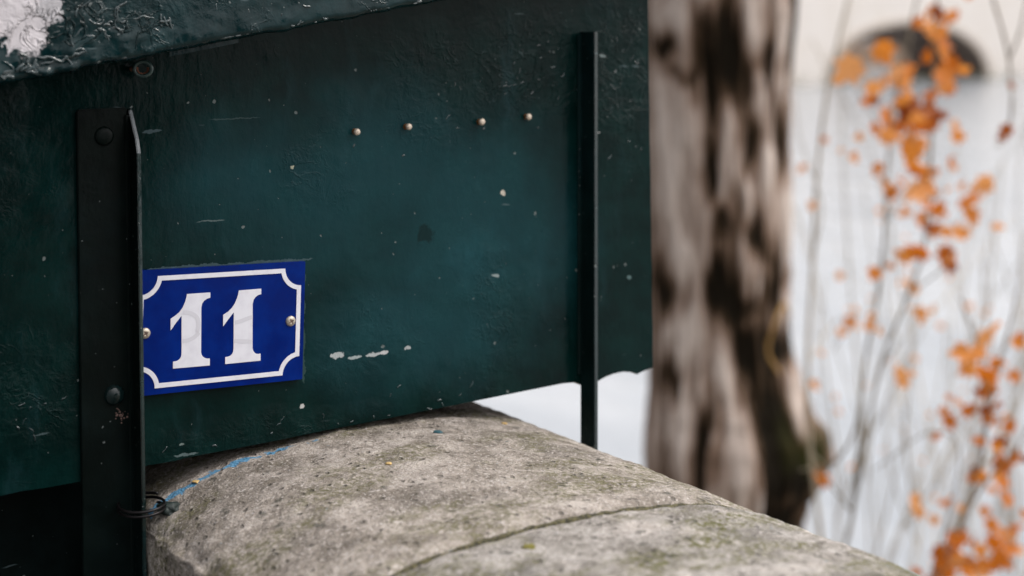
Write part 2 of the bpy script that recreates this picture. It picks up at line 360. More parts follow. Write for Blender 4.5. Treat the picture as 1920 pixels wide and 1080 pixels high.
ssp = [(*[PD(a, b)[i] for i in (0, 2)], c, d) for a, b, c, d in ((660, 350, .13, .065), (860, 430, .10, .09), (480, 320, .07, .05), (790, 600, .10, .05))]
M_panel = paint('green_paint_panel', crinkle=.34, worm=.07, dust_sheen=.95, marks=pm, crinkle_spots=csp, sheen_spots=ssp, rough=.24, spec=.11)
lm = [mk(15, 15, .022, .030, WHITE, .97, 60, .05), mk(45, 45, .012, .022, WHITE, .97, 70, .05), mk(85, 12, .010, .014, (.5, .48, .5), .9, 80, .05)]
M_lid = paint('green_paint_lid', base=(.0026, .0170, .0190), crinkle=.5, dust_sheen=.10, rough=.18, spec=.24, worm=.6, marks=lm, crinkle_spots=((.30, .06, .14, .05), (.42, .10, .16, .05)))
M_iron = paint('green_paint_iron', shift=(1.3, 0.7, 2.1), base=(.0022, .0046, .0038), crinkle=.22, dust_sheen=.05, rough=.42, speck=.9)
M_dark = simple('dark_board', (.02, .018, .015), .9)
bx = empty('bookstall_box', (.53, 1.6, -.34), 'dark green painted metal box with sloping lid resting on the stone parapet', 'box')
# end panel: irregular lower edge, chamfered skin 12 mm thick
low = [(-330, 990), (-150, 959), (0, 930), (40, 921), (90, 914), (150, 903), (210, 890), (275, 873), (330, 864), (345, 859), (420, 845), (520, 826), (600, 809), (680, 794), (760, 778), (840, 762), (905, 749), (985, 733), (1055, 719), (1078, 717), (1088, 722), (1119, 716), (1135, 707), (1150, 701), (1168, 697), (1184, 698), (1194, 702), (1204, 697), (1216, 692), (1226, 690)]
pts = [PD(*p) for p in low]; UR = .9042; UL = pts[0].x
def lidz(u): return -.030+(u-.27)*.1815      # underside of the lid at u
hi_ = [Vector((UR, D, lidz(UR)+.02)), Vector((UL, D, lidz(UL)+.02))]
edge = [Vector((UR-.0009+.0007*fbm(Vector((0, 0, z*25)), 3), D, z)) for z in np.linspace(-.325, .1, 40)]
bm = bmesh.new(); poly = pts[:-1]+[Vector((UR-.001, D, -.3312))]+edge+hi_
prism(bm, poly, (0, .014, 0))
bmesh.ops.recalc_face_normals(bm, faces=bm.faces)
e_ = [e for e in bm.edges if e.calc_face_angle(0) > .7 and max(v.co.y for v in e.verts) < D+1e-5]
bmesh.ops.bevel(bm, geom=e_, offset=.0018, segments=2, affect='EDGES', clamp_overlap=True)
panel_bm = bm
ZB = -.334
bm = bmesh.new(); box(bm, (UL+.03, D+.06, -1.05), (.372, D+.078, ZB-.0005)); lb_ = obj('shade_board', bm, M_iron, bx)  # added near-black board standing in for the shade under the box
bm = bmesh.new(); box(bm, (UL+.002, D+.015, ZB), (UL+.02, 3.1, lidz(UL)+.012)); obj('side_panel', bm, M_panel, bx)
bm = bmesh.new(); box(bm, (UR-.022, D+.015, -.328), (UR-.002, 3.1, lidz(UR)-.004)); obj('side_panel', bm, M_panel, bx)
bm = bmesh.new(); box(bm, (UL+.021, D+.015, ZB+.0006), (UR-.023, 3.1, ZB+.014)); obj('bottom_panel', bm, M_dark, bx)
bm = bmesh.new(); prism(bm, [(UL+.021, 3.08, ZB+.015), (UR-.023, 3.08, ZB+.015), (UR-.023, 3.08, lidz(UR)-.02), (UL+.021, 3.08, lidz(UL))], (0, .015, 0)); obj('end_panel', bm, M_panel, bx)
# lid: shell with a thick overhanging skirt; bulging painted-over lower edge
SK = .062
lid_low = [(-330, 212), (-160, 187), (0, 158), (40, 152), (77, 147), (120, 137), (160, 128), (233, 115), (300, 101), (370, 88), (447, 73), (533, 59), (640, 37), (773, 13), (853, -3), (1000, -30), (1250, -74), (1500, -115)]
base = [onY(px, py, D-SK) for px, py in lid_low]
LX0, LX1 = base[0].x, .955
def skz(u):
    for a, b in zip(base, base[1:]):
        if a.x <= u <= b.x: return a.z+(b.z-a.z)*(u-a.x)/(b.x-a.x)
    return base[-1].z+(u-base[-1].x)*.18
bm = bmesh.new(); NX, NZ = 420, 60; TH = .13; rows = []
for i in range(NX+1):
    u = LX0+(LX1-LX0)*i/NX; zb = skz(u)+.0016*fbm(Vector((u*38, 2, 0)), 4); row = []
    for j in range(NZ+1):
        t = j/NZ; z = zb+t*TH
        b = math.exp(-((t-.05)/.10)**2)                    # bulge of old paint along the lower edge
        rag = max(0, fbm(Vector((u*70, 0, z*70)), 4))
        d = .0022*fbm(Vector((u*11, 3, z*14)), 3)+b*(.0016+.0062*rag*max(0, 1-abs(u-.30)/.12))+.0010*rag
        y = D-SK-d
        if j == 0: y += .006
        if j == 1: y += .0015
        row.append(bm.verts.new((u, y, z)))
    row.insert(0, bm.verts.new((u, D-SK+.022, zb+.004)))
    row.insert(0, bm.verts.new((u, D-SK+.022, zb+.05)))
    rows.append(row)
for A, B in zip(rows, rows[1:]):
    for i in range(len(A)-1): bm.faces.new((A[i], A[i+1], B[i+1], B[i]))
M_gloss = paint('green_paint_gloss', shift=(9.3, 4.4, 2.2), base=(.0035, .019, .0215), crinkle=.1, dust_sheen=.1, rough=.13, spec=1.0, speck=.2)
rw = random.Random(21)
def worm(bm, px, py, ln, r, depth, ang=None, mi=1):
    'a run or sag of thick old paint lying on the surface: a short bent flattened bead'
    c = onY(px, py, D-depth); a = rw.uniform(0, 6.28) if ang is None else ang+rw.gauss(0, .25); n = max(3, int(ln/.0022)); P_ = [c.copy()]
    for i in range(n):
        a += rw.gauss(0, .45); P_.append(P_[-1]+Vector((math.cos(a), 0, math.sin(a)))*ln/n)
    if depth > .01:
        for p in P_: p.z = max(p.z, skz(p.x)+.0015+1.6*r)
    P_ = smoothpts(P_, 3); m = len(P_); host = bm; bm = bmesh.new()
    tube(bm, P_, [r*(.35+.65*math.sin(math.pi*(i+.5)/m)**.6)*(1+.35*fbm(P_[i]*260, 2)) for i in range(m)], 8)
    for v in bm.verts: v.co.y = D-depth+(v.co.y-(D-depth))*.5
    bmesh.ops.recalc_face_normals(bm, faces=bm.faces)
    for f in bm.faces: f.material_index = mi; f.smooth = True
    me = bpy.data.meshes.new('bead'); bm.to_mesh(me); bm.free(); host.from_mesh(me); bpy.data.meshes.remove(me)
for i in range(58):
    px = rw.gauss(215, 75); py = rw.gauss(48, 22)
    if px < 95 and py < 90: continue
    worm(bm, px, py, rw.choice((.002, .004, .007, .012, .018)), rw.uniform(.0004, .0010), SK+.0008)
for i in range(20):
    px = rw.uniform(0, 175); py = 146-px*.24-rw.expovariate(1/7)
    worm(bm, px, py, rw.uniform(.006, .024), rw.uniform(.0007, .0016), SK+.0035, rw.choice((.15, .2, .7, -.4)))
for i in range(60):
    px = rw.uniform(230, 850); py = 160-px*.19-abs(rw.gauss(14, 22))
    worm(bm, px, py, rw.uniform(.002, .009), rw.uniform(.0005, .0012), SK+.001)
sk = obj('lid', bm, [M_lid, M_gloss], bx, smooth=True)
bm = bmesh.new()
prism(bm, [(LX0, D-SK+.001, skz(LX0)+TH-.004), (LX1, D-SK+.001, skz(LX1)+TH-.004), (LX1, D-SK+.001, skz(LX1)+TH+.012), (LX0, D-SK+.001, skz(LX0)+TH+.012)], (0, 2.05, 0))
lt = obj('lid_top', bm, M_lid, sk)
for i in range(85):
    px, py = rw.choice(((rw.gauss(1000, 60), rw.gauss(110, 40)), (rw.gauss(850, 90), rw.gauss(190, 50)), (rw.gauss(1165, 30), rw.gauss(130, 70)), (rw.gauss(70, 28), rw.gauss(760, 25)), (rw.uniform(290, 900), 872-(rw.uniform(0, 1)*0)-0)))
    if py == 872: py = 868-(px-275)*.195-abs(rw.gauss(4, 18))
    if px > 1205 or py < 45+ (0 if px > 800 else (800-px)*.19): continue
    worm(panel_bm, px, py, rw.uniform(.002, .007), rw.uniform(.0003, .0008), .0001, rw.choice((.5, -.6, .1)))
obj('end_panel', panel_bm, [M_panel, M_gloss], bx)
# ceiling board under the lid closes the box
bm = bmesh.new(); prism(bm, [(UL+.002, D-SK+.024, lidz(UL)+.024), (UR-.002, D-SK+.024, lidz(UR)+.024), (UR-.002, D-SK+.024, lidz(UR)+.036), (UL+.002, D-SK+.024, lidz(UL)+.036)], (0, 2.0, 0)); obj('underside_board', bm, M_dark, sk)
# thin bent strip below the skirt
a = onY(318, 106, D-.048); b = onY(448, 80, D-.048)
bm = bmesh.new(); prism(bm, [a, b, b+Vector((0, 0, .012)), a+Vector((0, 0, .016))], (0, .002, 0)); obj('edge_strip', bm, M_lid, sk)

# unseen second box, added behind the viewpoint as a dark reflection for the panel
nb_ = empty('bookstall_box', (.53, -1.3, -.34), 'second dark green box further along the parapet, behind the viewpoint', 'box')
def nbox(name, sec, y0, y1):
    bm = bmesh.new(); prism(bm, [(u, y0, z) for u, z in sec], (0, y1-y0, 0)); bmesh.ops.recalc_face_normals(bm, faces=bm.faces)
    bmesh.ops.bevel(bm, geom=list(bm.edges), offset=.004, segments=2, affect='EDGES', clamp_overlap=True); return obj(name, bm, M_iron, nb_)
nbox('body', [(.15, -.335), (.905, -.335), (.905, .085), (.15, -.05)], -2.4, -.42)
nbox('lid', [(.11, -.065), (.945, .088), (.945, .225), (.11, .075)], -2.45, -.37)

# left angle iron --------------------------------------------------
E = .0256
u0, u1, u2 = .3286, .3693, .3724
zt = PD(190, 203).z; zb = -1.0
bm = bmesh.new()
prism(bm, [(u0, D-.0005, zb), (u1-.0008, D-.0005, zb), (u1-.0008, D-.0005, zt), (u0+.0022, D-.0005, zt), (u0, D-.0005, zt-.0025)], (0, -.0042, 0))
zc = onY(266, 287, D-E).z
prism(bm, [(u1, D-.0005, zb), (u1, D-E, zb), (u1, D-E, zc), (u1, D-E+.004, zc+.011), (u1, D-.006, zt-.002), (u1, D-.0005, zt-.001)], (u2-u1, 0, 0))
# weld fillet in the inner corner
tube(bm, [(u1-.0012, D-.0052, z) for z in np.linspace(zb+.01, zt-.006, 60)], [.0022+.0005*fbm(Vector((0, 0, i*.35)), 2) for i in range(60)], 6)
bmesh.ops.recalc_face_normals(bm, faces=bm.faces)
bmesh.ops.bevel(bm, geom=[e for e in bm.edges if e.calc_face_angle(0) > 1.2], offset=.0006, segments=2, affect='EDGES', clamp_overlap=True)
M_lit_edge = paint('green_paint_lit_edge', shift=(3.9, 2.1, 6.3), base=(.004, .016, .016), crinkle=.25, dust_sheen=.4, rough=.25, spec=.9)  # lighter, glossier copy of the iron paint: lit front edges painted in
bm.normal_update()
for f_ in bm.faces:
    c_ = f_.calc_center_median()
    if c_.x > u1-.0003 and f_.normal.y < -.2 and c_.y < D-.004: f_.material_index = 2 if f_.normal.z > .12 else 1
M_highlight = simple('edge_highlight', (.17, .185, .195), .5, nscale=350, var=.5, bump=.001)  # bright highlight on the chamfer, painted in as a pale worn colour
irl = obj('angle_iron', bm, [M_iron, M_lit_edge, M_highlight], bx, keep=True); irl['label'] = 'wide dark angle iron left of the number plate with round rivet'
M_bolt = paint('green_paint_rivet', shift=(2.6, 1.4, 4.2), base=(.004, .011, .011), crinkle=.05, dust_sheen=.05, rough=.2, speck=.3, spec=.4)
q = onY(215, 741, D-.005); R0 = .0083
bm = bmesh.new(); lathe(bm, q, (0, -1, 0), [(-.001, R0)]+[(.0062*math.sin(a), R0*math.cos(a)) for a in np.linspace(0, math.pi/2, 10)], 28); obj('rivet', bm, M_bolt, irl, smooth=True)
q = onY(195, 255, D-.005)
bm = bmesh.new(); lathe(bm, q, (-.15, -1, .1), [(-.001, .0078), (.001, .0076), (.0022, .006), (.0024, .002), (.0024, 0)], 20); obj('bolt_head', bm, M_iron, irl, smooth=True)
M_rust = simple('rust', (.22, .085, .05), .9, nscale=300, var=.5, bump=.002)
M_scab = simple('rust_scab', (.16, .10, .085), .95, nscale=400, var=.5, bump=.002)
bm = bmesh.new()
for i in range(26):
    px = 225+random.gauss(0, 5); py = 776+random.gauss(0, 8); q = onY(px, py, D-.0048); r = random.uniform(.0004, .0012)
    lathe(bm, q, (0, -1, 0), [(-.0004, r), (.0002, r*.8), (.0004, 0)], 6)
obj('rust_patch', bm, M_scab, irl)
# wire ring: two turns round the outstanding leg
M_wire = simple('black_wire', (.012, .010, .011), .35, .6, .5)
c0 = onY(266, 946, D-.014); cu, cz = c0.x, c0.z
wp = []
for i in range(97):
    a = 2*math.pi*(i/96*2)+.4
    wp.append((cu+.0175*math.cos(a)-.001, D-.016+.021*math.sin(a), cz+.0035-.007*(i/96)+.0012*math.cos(a)))
bm = bmesh.new(); tube(bm, wp, .00115, 8)
rg = obj('wire_ring', bm, M_wire, smooth=True); tag(rg, 'small black double wire ring looped around the left angle iron above the stone', 'wire ring')

# right flat iron --------------------------------------------------
ur0, ur1 = .8185, .8222; ztr = PD(1090, 60).z
bm = bmesh.new()
prism(bm, [(ur0-.0055, D-.0005, -1.0), (ur0-.0055, D-E*.86, -1.0), (ur0-.0055, D-E*.86, -.36), (ur0, D-E*.86, ztr), (ur0, D-.0005, ztr)], (ur1-ur0, 0, 0)) if False else None
def lean(z): return -.0062*(ztr-z)/.37
zs = np.linspace(-1.0, ztr, 30)
sec = [(0, -.0005), (0, -.0238), (.0042, -.0238), (.0042, -.0005)]
rows = [[bm.verts.new((ur0+lean(z)+a+.0002*fbm(Vector((a*900, 3, z*40)), 2), D+b, z)) for a, b in sec] for z in zs]
for A, B in zip(rows, rows[1:]):
    for i in range(4): bm.faces.new((A[i], A[(i+1) % 4], B[(i+1) % 4], B[i]))
bm.faces.new(rows[0]); bm.faces.new(rows[-1])
tube(bm, [(ur0+.0042+lean(z)+.001, D-.001, z) for z in np.linspace(-.325, ztr-.002, 80)], [.0025+.0012*fbm(Vector((0, 5, i*.5)), 3) for i in range(80)], 6)
tube(bm, [(ur0+lean(z)-.001, D-.001, z) for z in np.linspace(-.325, ztr-.002, 80)], [.0025+.0008*fbm(Vector((0, 9, i*.5)), 3) for i in range(80)], 6)
bmesh.ops.recalc_face_normals(bm, faces=bm.faces)
bmesh.ops.bevel(bm, geom=[e for e in bm.edges if e.calc_face_angle(0) > 1.3], offset=.0005, segments=2, affect='EDGES', clamp_overlap=True)
M_iron2 = paint('green_paint_flat_iron', shift=(5.2, 2.8, 8.4), base=(.0035, .0115, .0115), crinkle=.25, dust_sheen=.25, rough=.4)
bm.normal_update()
for f_ in bm.faces:
    if f_.normal.y < -.3 and f_.calc_center_median().y < D-.02: f_.material_index = 1
irr = obj('angle_iron', bm, [M_iron2, M_lit_edge], bx, keep=True); irr['label'] = 'narrow dark iron standing on edge near the right side of the box'
# nails: short studs with pale worn ends
M_nail = simple('worn_brass', (.62, .52, .42), .38, .35, .5, nscale=600, var=.35)
M_nailside = simple('rusty_brass', (.34, .13, .035), .6, .3, .5, nscale=500, var=.5)
for (px, py, ln, r) in ((672, 247, .0075, .0029), (768, 238, .0075, .0029), (906, 229, .0072, .0031), (994, 219, .0072, .0030)):
    q = onY(px, py, D-ln); q.y = D
    ax = Vector((random.uniform(-.06, .1), -1, random.uniform(-.08, .05)))
    bm = bmesh.new(); lathe(bm, q, ax, [(-.002, r*.85), (ln*.55, r*.9), (ln*.62, r)], 18)
    nl = obj('nail', bm, M_nailside, bx, smooth=True)
    bm = bmesh.new(); lathe(bm, q, ax, [(ln*.60, r*1.0), (ln*.75, r*1.05), (ln*.93, r*.85), (ln, r*.45), (ln*1.01, 0)], 18); obj('nail_head', bm, M_nail, nl, smooth=True)
# eye screw under the lid
M_eye = paint('green_paint_eye', shift=(6.5, 3.5, 10.5), base=(.03, .06, .055), spec=.6, crinkle=.1, dust_sheen=.1, rough=.3, speck=.3)
q = onY(268, 129, D-.016)
bm = bmesh.new(); tube(bm, [(q.x+.0064*math.cos(a), q.y-.002*math.cos(a), q.z+.0058*math.sin(a)) for a in np.linspace(0, 2*math.pi, 28, endpoint=False)], .0017, 8, closed=True)
ey = obj('eye_screw', bm, M_eye, bx, smooth=True)
bm = bmesh.new(); q2 = onY(247, 129, D); tube(bm, [(q2.x, D, q2.z), (q.x-.005, q.y+.002, q.z)], .0022, 8)
for a in np.linspace(3.6, 6.4, 9): lathe(bm, (q.x+.0045*math.cos(a), q.y+.0005, q.z+.004*math.sin(a)), (0, -1, 0), [(-.0012, .0009), (.0008, .0007), (.001, 0)], 6)
obj('rusty_shank', bm, M_rust, ey, smooth=True)

# ================================================================== number plate
TR, BR = PD(566, 489), PD(566, 709)
TILT = math.radians(-2.5); PW, PH = .149, .1008
cen = Vector(((TR.x+BR.x)/2, D, (TR.z+BR.z)/2)) + Vector((-PW/2*math.cos(TILT), 0, -PW/2*math.sin(TILT)))
ex = Vector((math.cos(TILT), 0, math.sin(TILT))); ez = Vector((-math.sin(TILT), 0, math.cos(TILT)))
k = NT('blue_enamel'); f = k.noise(30, 5); k.p('Base Color', k.mix(k.rng(f, .35, .7), (.0003, .0105, .125), (.0004, .019, .180)))
k.p('Roughness', k.rng(k.noise(60, 4), .3, .7, .12, .26)); k.p('Specular IOR Level', .08); k.p('Normal', k.bump(k.noise(18, 2), .0012, .6)); M_blue = k.m
k = NT('white_enamel'); f = k.noise(90, 5); k.p('Base Color', k.mix(k.rng(f, .4, .75), (.76, .755, .81), (.68, .67, .73))); k.p('Roughness', .28); M_wht = k.m
k = NT('grey_scribble'); k.p('Base Color', (.64, .63, .68)); k.p('Roughness', .3); M_scrib = k.m
Y1 = D-.0042
sg = empty('house_number_sign', (cen.x, Y1, cen.z), 'blue enamel number plate reading 11 with white border screwed onto the green box', 'sign')
def pl(x, z, y=0.0): return cen+ex*x+ez*z+Vector((0, (Y1-D)-y, 0))
bm = bmesh.new()
cn = []
for sx, sz in ((1, 1), (-1, 1), (-1, -1), (1, -1)):
    a0 = {(1, 1): 0, (-1, 1): 90, (-1, -1): 180, (1, -1): 270}[(sx, sz)]
    for a in (0, 30, 60, 90): cn.append((sx*(PW/2-.0012)+.0012*math.cos(math.radians(a0+a)), sz*(PH/2-.0012)+.0012*math.sin(math.radians(a0+a))))
prism(bm, [pl(x, z, -.0040) for x, z in cn], (0, -.0040, 0)); bmesh.ops.recalc_face_normals(bm, faces=bm.faces)
bmesh.ops.bevel(bm, geom=[e for e in bm.edges if all(abs(v.co.y-Y1) < 1e-5 for v in e.verts) and e.calc_face_angle(0) > .8], offset=.0009, segments=3, affect='EDGES', clamp_overlap=True)
obj('plate', bm, M_blue, sg)
def band(outer, inner, y0=.00002, y1=.0004):
    bm = bmesh.new(); n = len(outer)
    V = [[bm.verts.new(pl(x, z, y)) for x, z in lst] for lst, y in ((outer, y0), (outer, y1), (inner, y1), (inner, y0))]
    for i in range(n):
        j = (i+1) % n
        for a, b in ((0, 1), (1, 2), (2, 3)): bm.faces.new((V[a][i], V[a][j], V[b][j], V[b][i]))
    return bm
A_, B_, r_, w_ = PW/2-.0037, PH/2-.0052, .0150, .0038
def cornerpath(rad, inset):
    out = []
    for sx, sz in ((1, 1), (-1, 1), (-1, -1), (1, -1)):
        arc = []
        s0 = math.asin(inset/rad) if inset else 0
        for t in np.linspace(s0, math.pi/2-s0, 12):
            arc.append((sx*(A_-rad*math.cos(t)), sz*(B_-rad*math.sin(t))))
        # t=s0: near horizontal line end ... order so that the loop runs counter-clockwise
        out += arc[::-1] if (sx*sz > 0) else arc
    return out
outer = cornerpath(r_, 0); inner = cornerpath(r_+w_, w_)
obj('border', band(outer, inner), M_wht, sg)
def z4(x, y): return (250+x/3.857, 470+y/3.857)
def topl(px, py):
    v = PD(px, py, .0046)-cen; return (v.dot(ex), v.dot(ez))
dig1 = [(388, 314), (557, 302), (557, 340), (534, 347), (512, 362), (498, 382), (492, 410), (490, 735), (494, 752), (503, 766), (518, 776), (535, 780), (553, 780), (553, 830), (287, 853), (287, 803), (306, 801), (325, 793), (339, 780), (346, 764), (349, 745), (349, 470), (310, 520), (270, 577), (270, 493), (305, 470), (335, 443), (358, 410), (375, 370), (384, 340)]
dig2 = [(763, 288), (925, 275), (925, 315), (903, 321), (884, 335), (870, 355), (863, 385), (862, 705), (866, 722), (875, 736), (888, 745), (903, 747), (920, 745), (920, 795), (665, 820), (665, 770), (685, 767), (702, 760), (715, 747), (722, 730), (725, 705), (727, 445), (690, 492), (650, 547), (650, 465), (685, 442), (714, 413), (735, 380), (750, 345), (759, 315)]
for dg in (dig1, dig2):
    bm = bmesh.new(); prism(bm, [pl(*topl(*z4(*p)), .00002) for p in dg], (0, -.0004, 0)); obj('numeral', bm, M_wht, sg)
for strk in ([(358, 447), (395, 448), (430, 460), (458, 482), (470, 515), (470, 555), (462, 588)], [(358, 655), (395, 648), (430, 632), (460, 608), (472, 590)], [(735, 520), (775, 510), (820, 492), (858, 480)], [(732, 652), (780, 655), (855, 658)]):
    bm = bmesh.new(); pts_ = [Vector((*topl(*z4(*p)), 0)) for p in strk]; pts_ = smoothpts(pts_, 5); L_, R2 = [], []
    for i, p in enumerate(pts_):
        t = (pts_[min(i+1, len(pts_)-1)]-pts_[max(i-1, 0)]).normalized(); nn = Vector((-t.y, t.x, 0))*.0017
        L_.append(bm.verts.new(pl((p+nn).x, (p+nn).y, .00055))); R2.append(bm.verts.new(pl((p-nn).x, (p-nn).y, .00055)))
    for i in range(len(L_)-1): bm.faces.new((L_[i], L_[i+1], R2[i+1], R2[i]))
    obj('scribble', bm, M_scrib, sg)
M_screw = simple('screw_steel', (.50, .44, .36), .4, .5, .5, nscale=500, var=.4)
for (px, py) in ((545, 602), (272, 625)):
    x, z = topl(px, py); bm = bmesh.new(); rs = .0044
    lathe(bm, pl(x, z, -.001), (0, -1, 0), [(0, rs), (.0018, rs), (.0028, rs*.86), (.0034, rs*.5), (.0035, rs*.3), (.0026, rs*.24), (.0026, 0)], 24)
    sw = obj('screw', bm, M_screw, sg, smooth=True)
    bm = bmesh.new(); o_ = pl(x, z, .0024)
    for a in (.5, .5+math.pi/2):
        dx = Vector((math.cos(a), 0, math.sin(a)))*rs*.55; dz = Vector((-math.sin(a), 0, math.cos(a)))*rs*.09
        prism(bm, [o_-dx-dz, o_+dx-dz, o_+dx+dz, o_-dx+dz], (0, -.0002-.00005*(a > 1), 0))
    obj('slot', bm, M_scab, sw)

# ================================================================== bits lying on the stone
def lump(name, px, py, size, flat, m, label, cat, group=None, dy=0):
    if 'leaf' in name: size *= .72
    q = None
    # march the ray onto the coping profile
    r = ray(px, py)
    for i in range(400, 1400):
        p = r*(i/1000)
        for (a, b) in zip(PROF, PROF[1:]):
            if a[0] <= p.x <= b[0] and b[0] > a[0]:
                zz = a[1]+(b[1]-a[1])*(p.x-a[0])/(b[0]-a[0])
                if p.z <= zz: q = Vector((p.x, p.y, zz)); break
        if q: break
    bm = bmesh.new(); bmesh.ops.create_icosphere(bm, subdivisions=3, radius=1)
    for v in bm.verts:
        d = 1+.45*fbm(v.co*1.6+Vector((px, py, 0)), 3)
        v.co = Vector((v.co.x*size*d, v.co.y*size*d*1.3, v.co.z*flat*d+flat*.45))+q
    return tag(obj(name, bm, m, smooth=True), label, cat, group)
M_flake = simple('green_flake', (.012, .022, .02), .5, nscale=200, var=.4, bump=.002)
M_teal = simple('teal_flake', (.03, .09, .11), .5, nscale=200, var=.4)
M_straw = simple('dry_leaf_bit', (.5, .34, .14), .7, nscale=300, var=.4)
lump('paint_flake', 316, 957, .0085, .0045, M_flake, 'dark green flake of paint on the stone corner beside the wire ring', 'paint flake')
lump('paint_flake', 821, 812, .0038, .0014, M_teal, 'small teal paint flake on the stone crown below the box', 'paint flake')
lump('leaf_fragment', 367, 904, .0042, .0009, M_straw, 'pale yellow dry leaf scrap by the blue paint line', 'leaf scrap')
lump('leaf_fragment', 946, 795, .0032, .0009, M_straw, 'tiny yellow leaf scrap on the stone near the shadow of the box', 'leaf scrap')
lump('leaf_fragment', 729, 870, .0034, .0009, M_straw, 'tiny straw coloured leaf scrap in the middle of the beige stone', 'leaf scrap')
M_mossdot = simple('moss_dot', (.17, .15, .03), .95, nscale=600, var=.5, bump=.002)
lump('moss_tuft', 993, 1027, .0042, .0012, M_mossdot, 'small round yellow moss tuft on the grey foreground stone', 'moss')

# ================================================================== tree trunk
ZT = 5.0; tc_ = onD(1347, HOR, ZT); TX, TY = tc_.x, tc_.y; S = ZT/F
right_edge = [(-700, 165), (-100, 158), (0, 148), (200, 131), (400, 129), (600, 123), (660, 128), (720, 142), (770, 164), (820, 194), (862, 200), (905, 184), (945, 156), (990, 142), (1100, 138), (1500, 160), (2000, 210), (2300, 300)]
left_edge = [(-700, 152), (0, 143), (400, 140), (700, 139), (860, 146), (1000, 142), (1500, 145), (2000, 200), (2300, 290)]
def interp(tab, x):
    if x <= tab[0][0]: return tab[0][1]
    for a, b in zip(tab, tab[1:]):
        if x <= b[0]:
            w = (x-a[0])/(b[0]-a[0]); return a[1]+(b[1]-a[1])*(w*w*(3-2*w))
    return tab[-1][1]
DARK = [(1335, 120, 55, 75, 0), (1318, 60, 30, 40, 0), (1420, 115, 24, 34, 0), (1476, 60, 16, 80, 0), (1398, 440, 22, 95, .45), (1432, 520, 22, 40, .3), (1330, 400, 18, 40, 0), (1330, 530, 42, 45, 0), (1360, 560, 40, 26, 0), (1375, 640, 24, 70, .4), (1440, 640, 45, 34, .3),
        (1420, 800, 46, 130, .1), (1470, 860, 55, 80, 0), (1500, 850, 36, 50, 0), (1300, 780, 16, 70, -.25), (1240, 690, 18, 40, 0), (1235, 90, 22, 22, 0), (1262, 130, 22, 20, 0), (1310, 330, 13, 45, 0), (1390, 260, 12, 60, -.2), (1232, 540, 16, 40, 0), (1440, 950, 40, 60, 0), (1265, 960, 26, 50, 0), (1452, 250, 9, 60, 0), (1285, 860, 14, 60, 0)]
PALE = [(1392, 60, 13, 75, .1), (1400, 200, 14, 70, -.1), (1420, 310, 14, 60, -.15), (1445, 80, 10, 70, -.2), (1335, 300, 15, 90, -.08), (1258, 300, 34, 160, 0), (1265, 470, 26, 70, .2), (1262, 610, 28, 60, 0), (1330, 690, 17, 60, .1), (1340, 800, 26, 90, .1), (1262, 760, 20, 70, 0), (1400, 520, 12, 60, -.2), (1455, 420, 12, 70, 0), (1465, 760, 12, 50, 0), (1380, 350, 12, 60, 0), (1250, 30, 24, 40, 0), (1450, 560, 12, 30, 0), (1385, 920, 14, 40, 0), (1300, 940, 22, 80, 0), (1450, 150, 9, 60, 0)]
def el(lst, px, py):
    m = 0
    for cx, cy, rx, ry, sh in lst:
        dx = (px-cx-sh*(py-cy))/rx; dy = (py-cy)/ry; d = dx*dx+dy*dy
        if d < 4: m = max(m, math.exp(-d*.9))
    return m
bm = bmesh.new(); lt_ = bm.verts.layers.float.new('tone'); lg = bm.verts.layers.float.new('moss'); NA, NH = 220, 420; rows = []
for j in range(NH+1):
    py = -700+(2300+700)*j/NH; z = (HOR-py)*S; row = []
    Rr, Rl = interp(right_edge, py)*S, interp(left_edge, py)*S
    for i in range(NA):
        a = 2*math.pi*i/NA; dr = math.cos(a); df = math.sin(a)
        rr = (Rr if dr > 0 else Rl)*abs(dr)**2+((Rr+Rl)/2*.97)*(1-abs(dr)**2)
        base_ = rt*dr-fw*df
        # pattern space: unrolled so that the seen half carries the seen pattern
        wv = Vector((base_.x*3, base_.y*3, z*1.1)); wx = 16*fbm(wv*2.2, 3); wy = 26*fbm(wv*2.2+Vector((9, 2, 4)), 3)
        xx = dr*(rr/S)*(1 if df > -.2 else .8)
        px_ = 1347+xx+wx; py_ = py+wy
        wq = Vector((base_.x+.10*fbm(wv*1.7, 3), base_.y+.10*fbm(wv*1.7+Vector((3, 3, 3)), 3), z)); gr = fbm(Vector((wq.x*2.1, wq.y*2.1, z*.85))*2.4, 5)*.45+(.5-abs(fbm(Vector((wq.x*5.5, wq.y*5.5, z*1.9)), 3)))*.9-.32+fbm(Vector((wq.x*9, wq.y*9, z*3.2)), 3)*.30
        dk, pa = el(DARK, px_, py_), el(PALE, px_, py_)
        if df < -.2: dk *= .4; pa *= .6
        t = max(0, min(1, .58+.46*gr+.42*pa-.54*dk))
        rr2 = rr*(1+.06*(t-.5)+.05*gr+.02*fbm(Vector((base_.x*3, base_.y*3, z*2.2)), 3))
        v = bm.verts.new((TX+base_.x*rr2, TY+base_.y*rr2, z)); v[lt_] = t
        v[lg] = max(0, math.exp(-(((px_-1505)/50)**2+((py_-835)/60)**2)))+.6*max(0, math.exp(-(((px_-1440)/40)**2+((py_-760)/110)**2)))
        row.append(v)
    rows.append(row)
for A, B in zip(rows, rows[1:]):
    for i in range(NA): bm.faces.new((A[i], B[i], B[(i+1) % NA], A[(i+1) % NA]))
k = NT('bark'); tn = k.attr('tone').outputs['Fac']; f = k.noise(1.0, 5, .7, co=k.mapv((60, 60, 14)))
tt = k.math('ADD', tn, k.math('MULTIPLY', k.math('SUBTRACT', f, .5), .35))
cr = k.n('ShaderNodeValToRGB'); k.l(tt, cr.inputs[0]); cr.color_ramp.interpolation = 'EASE'
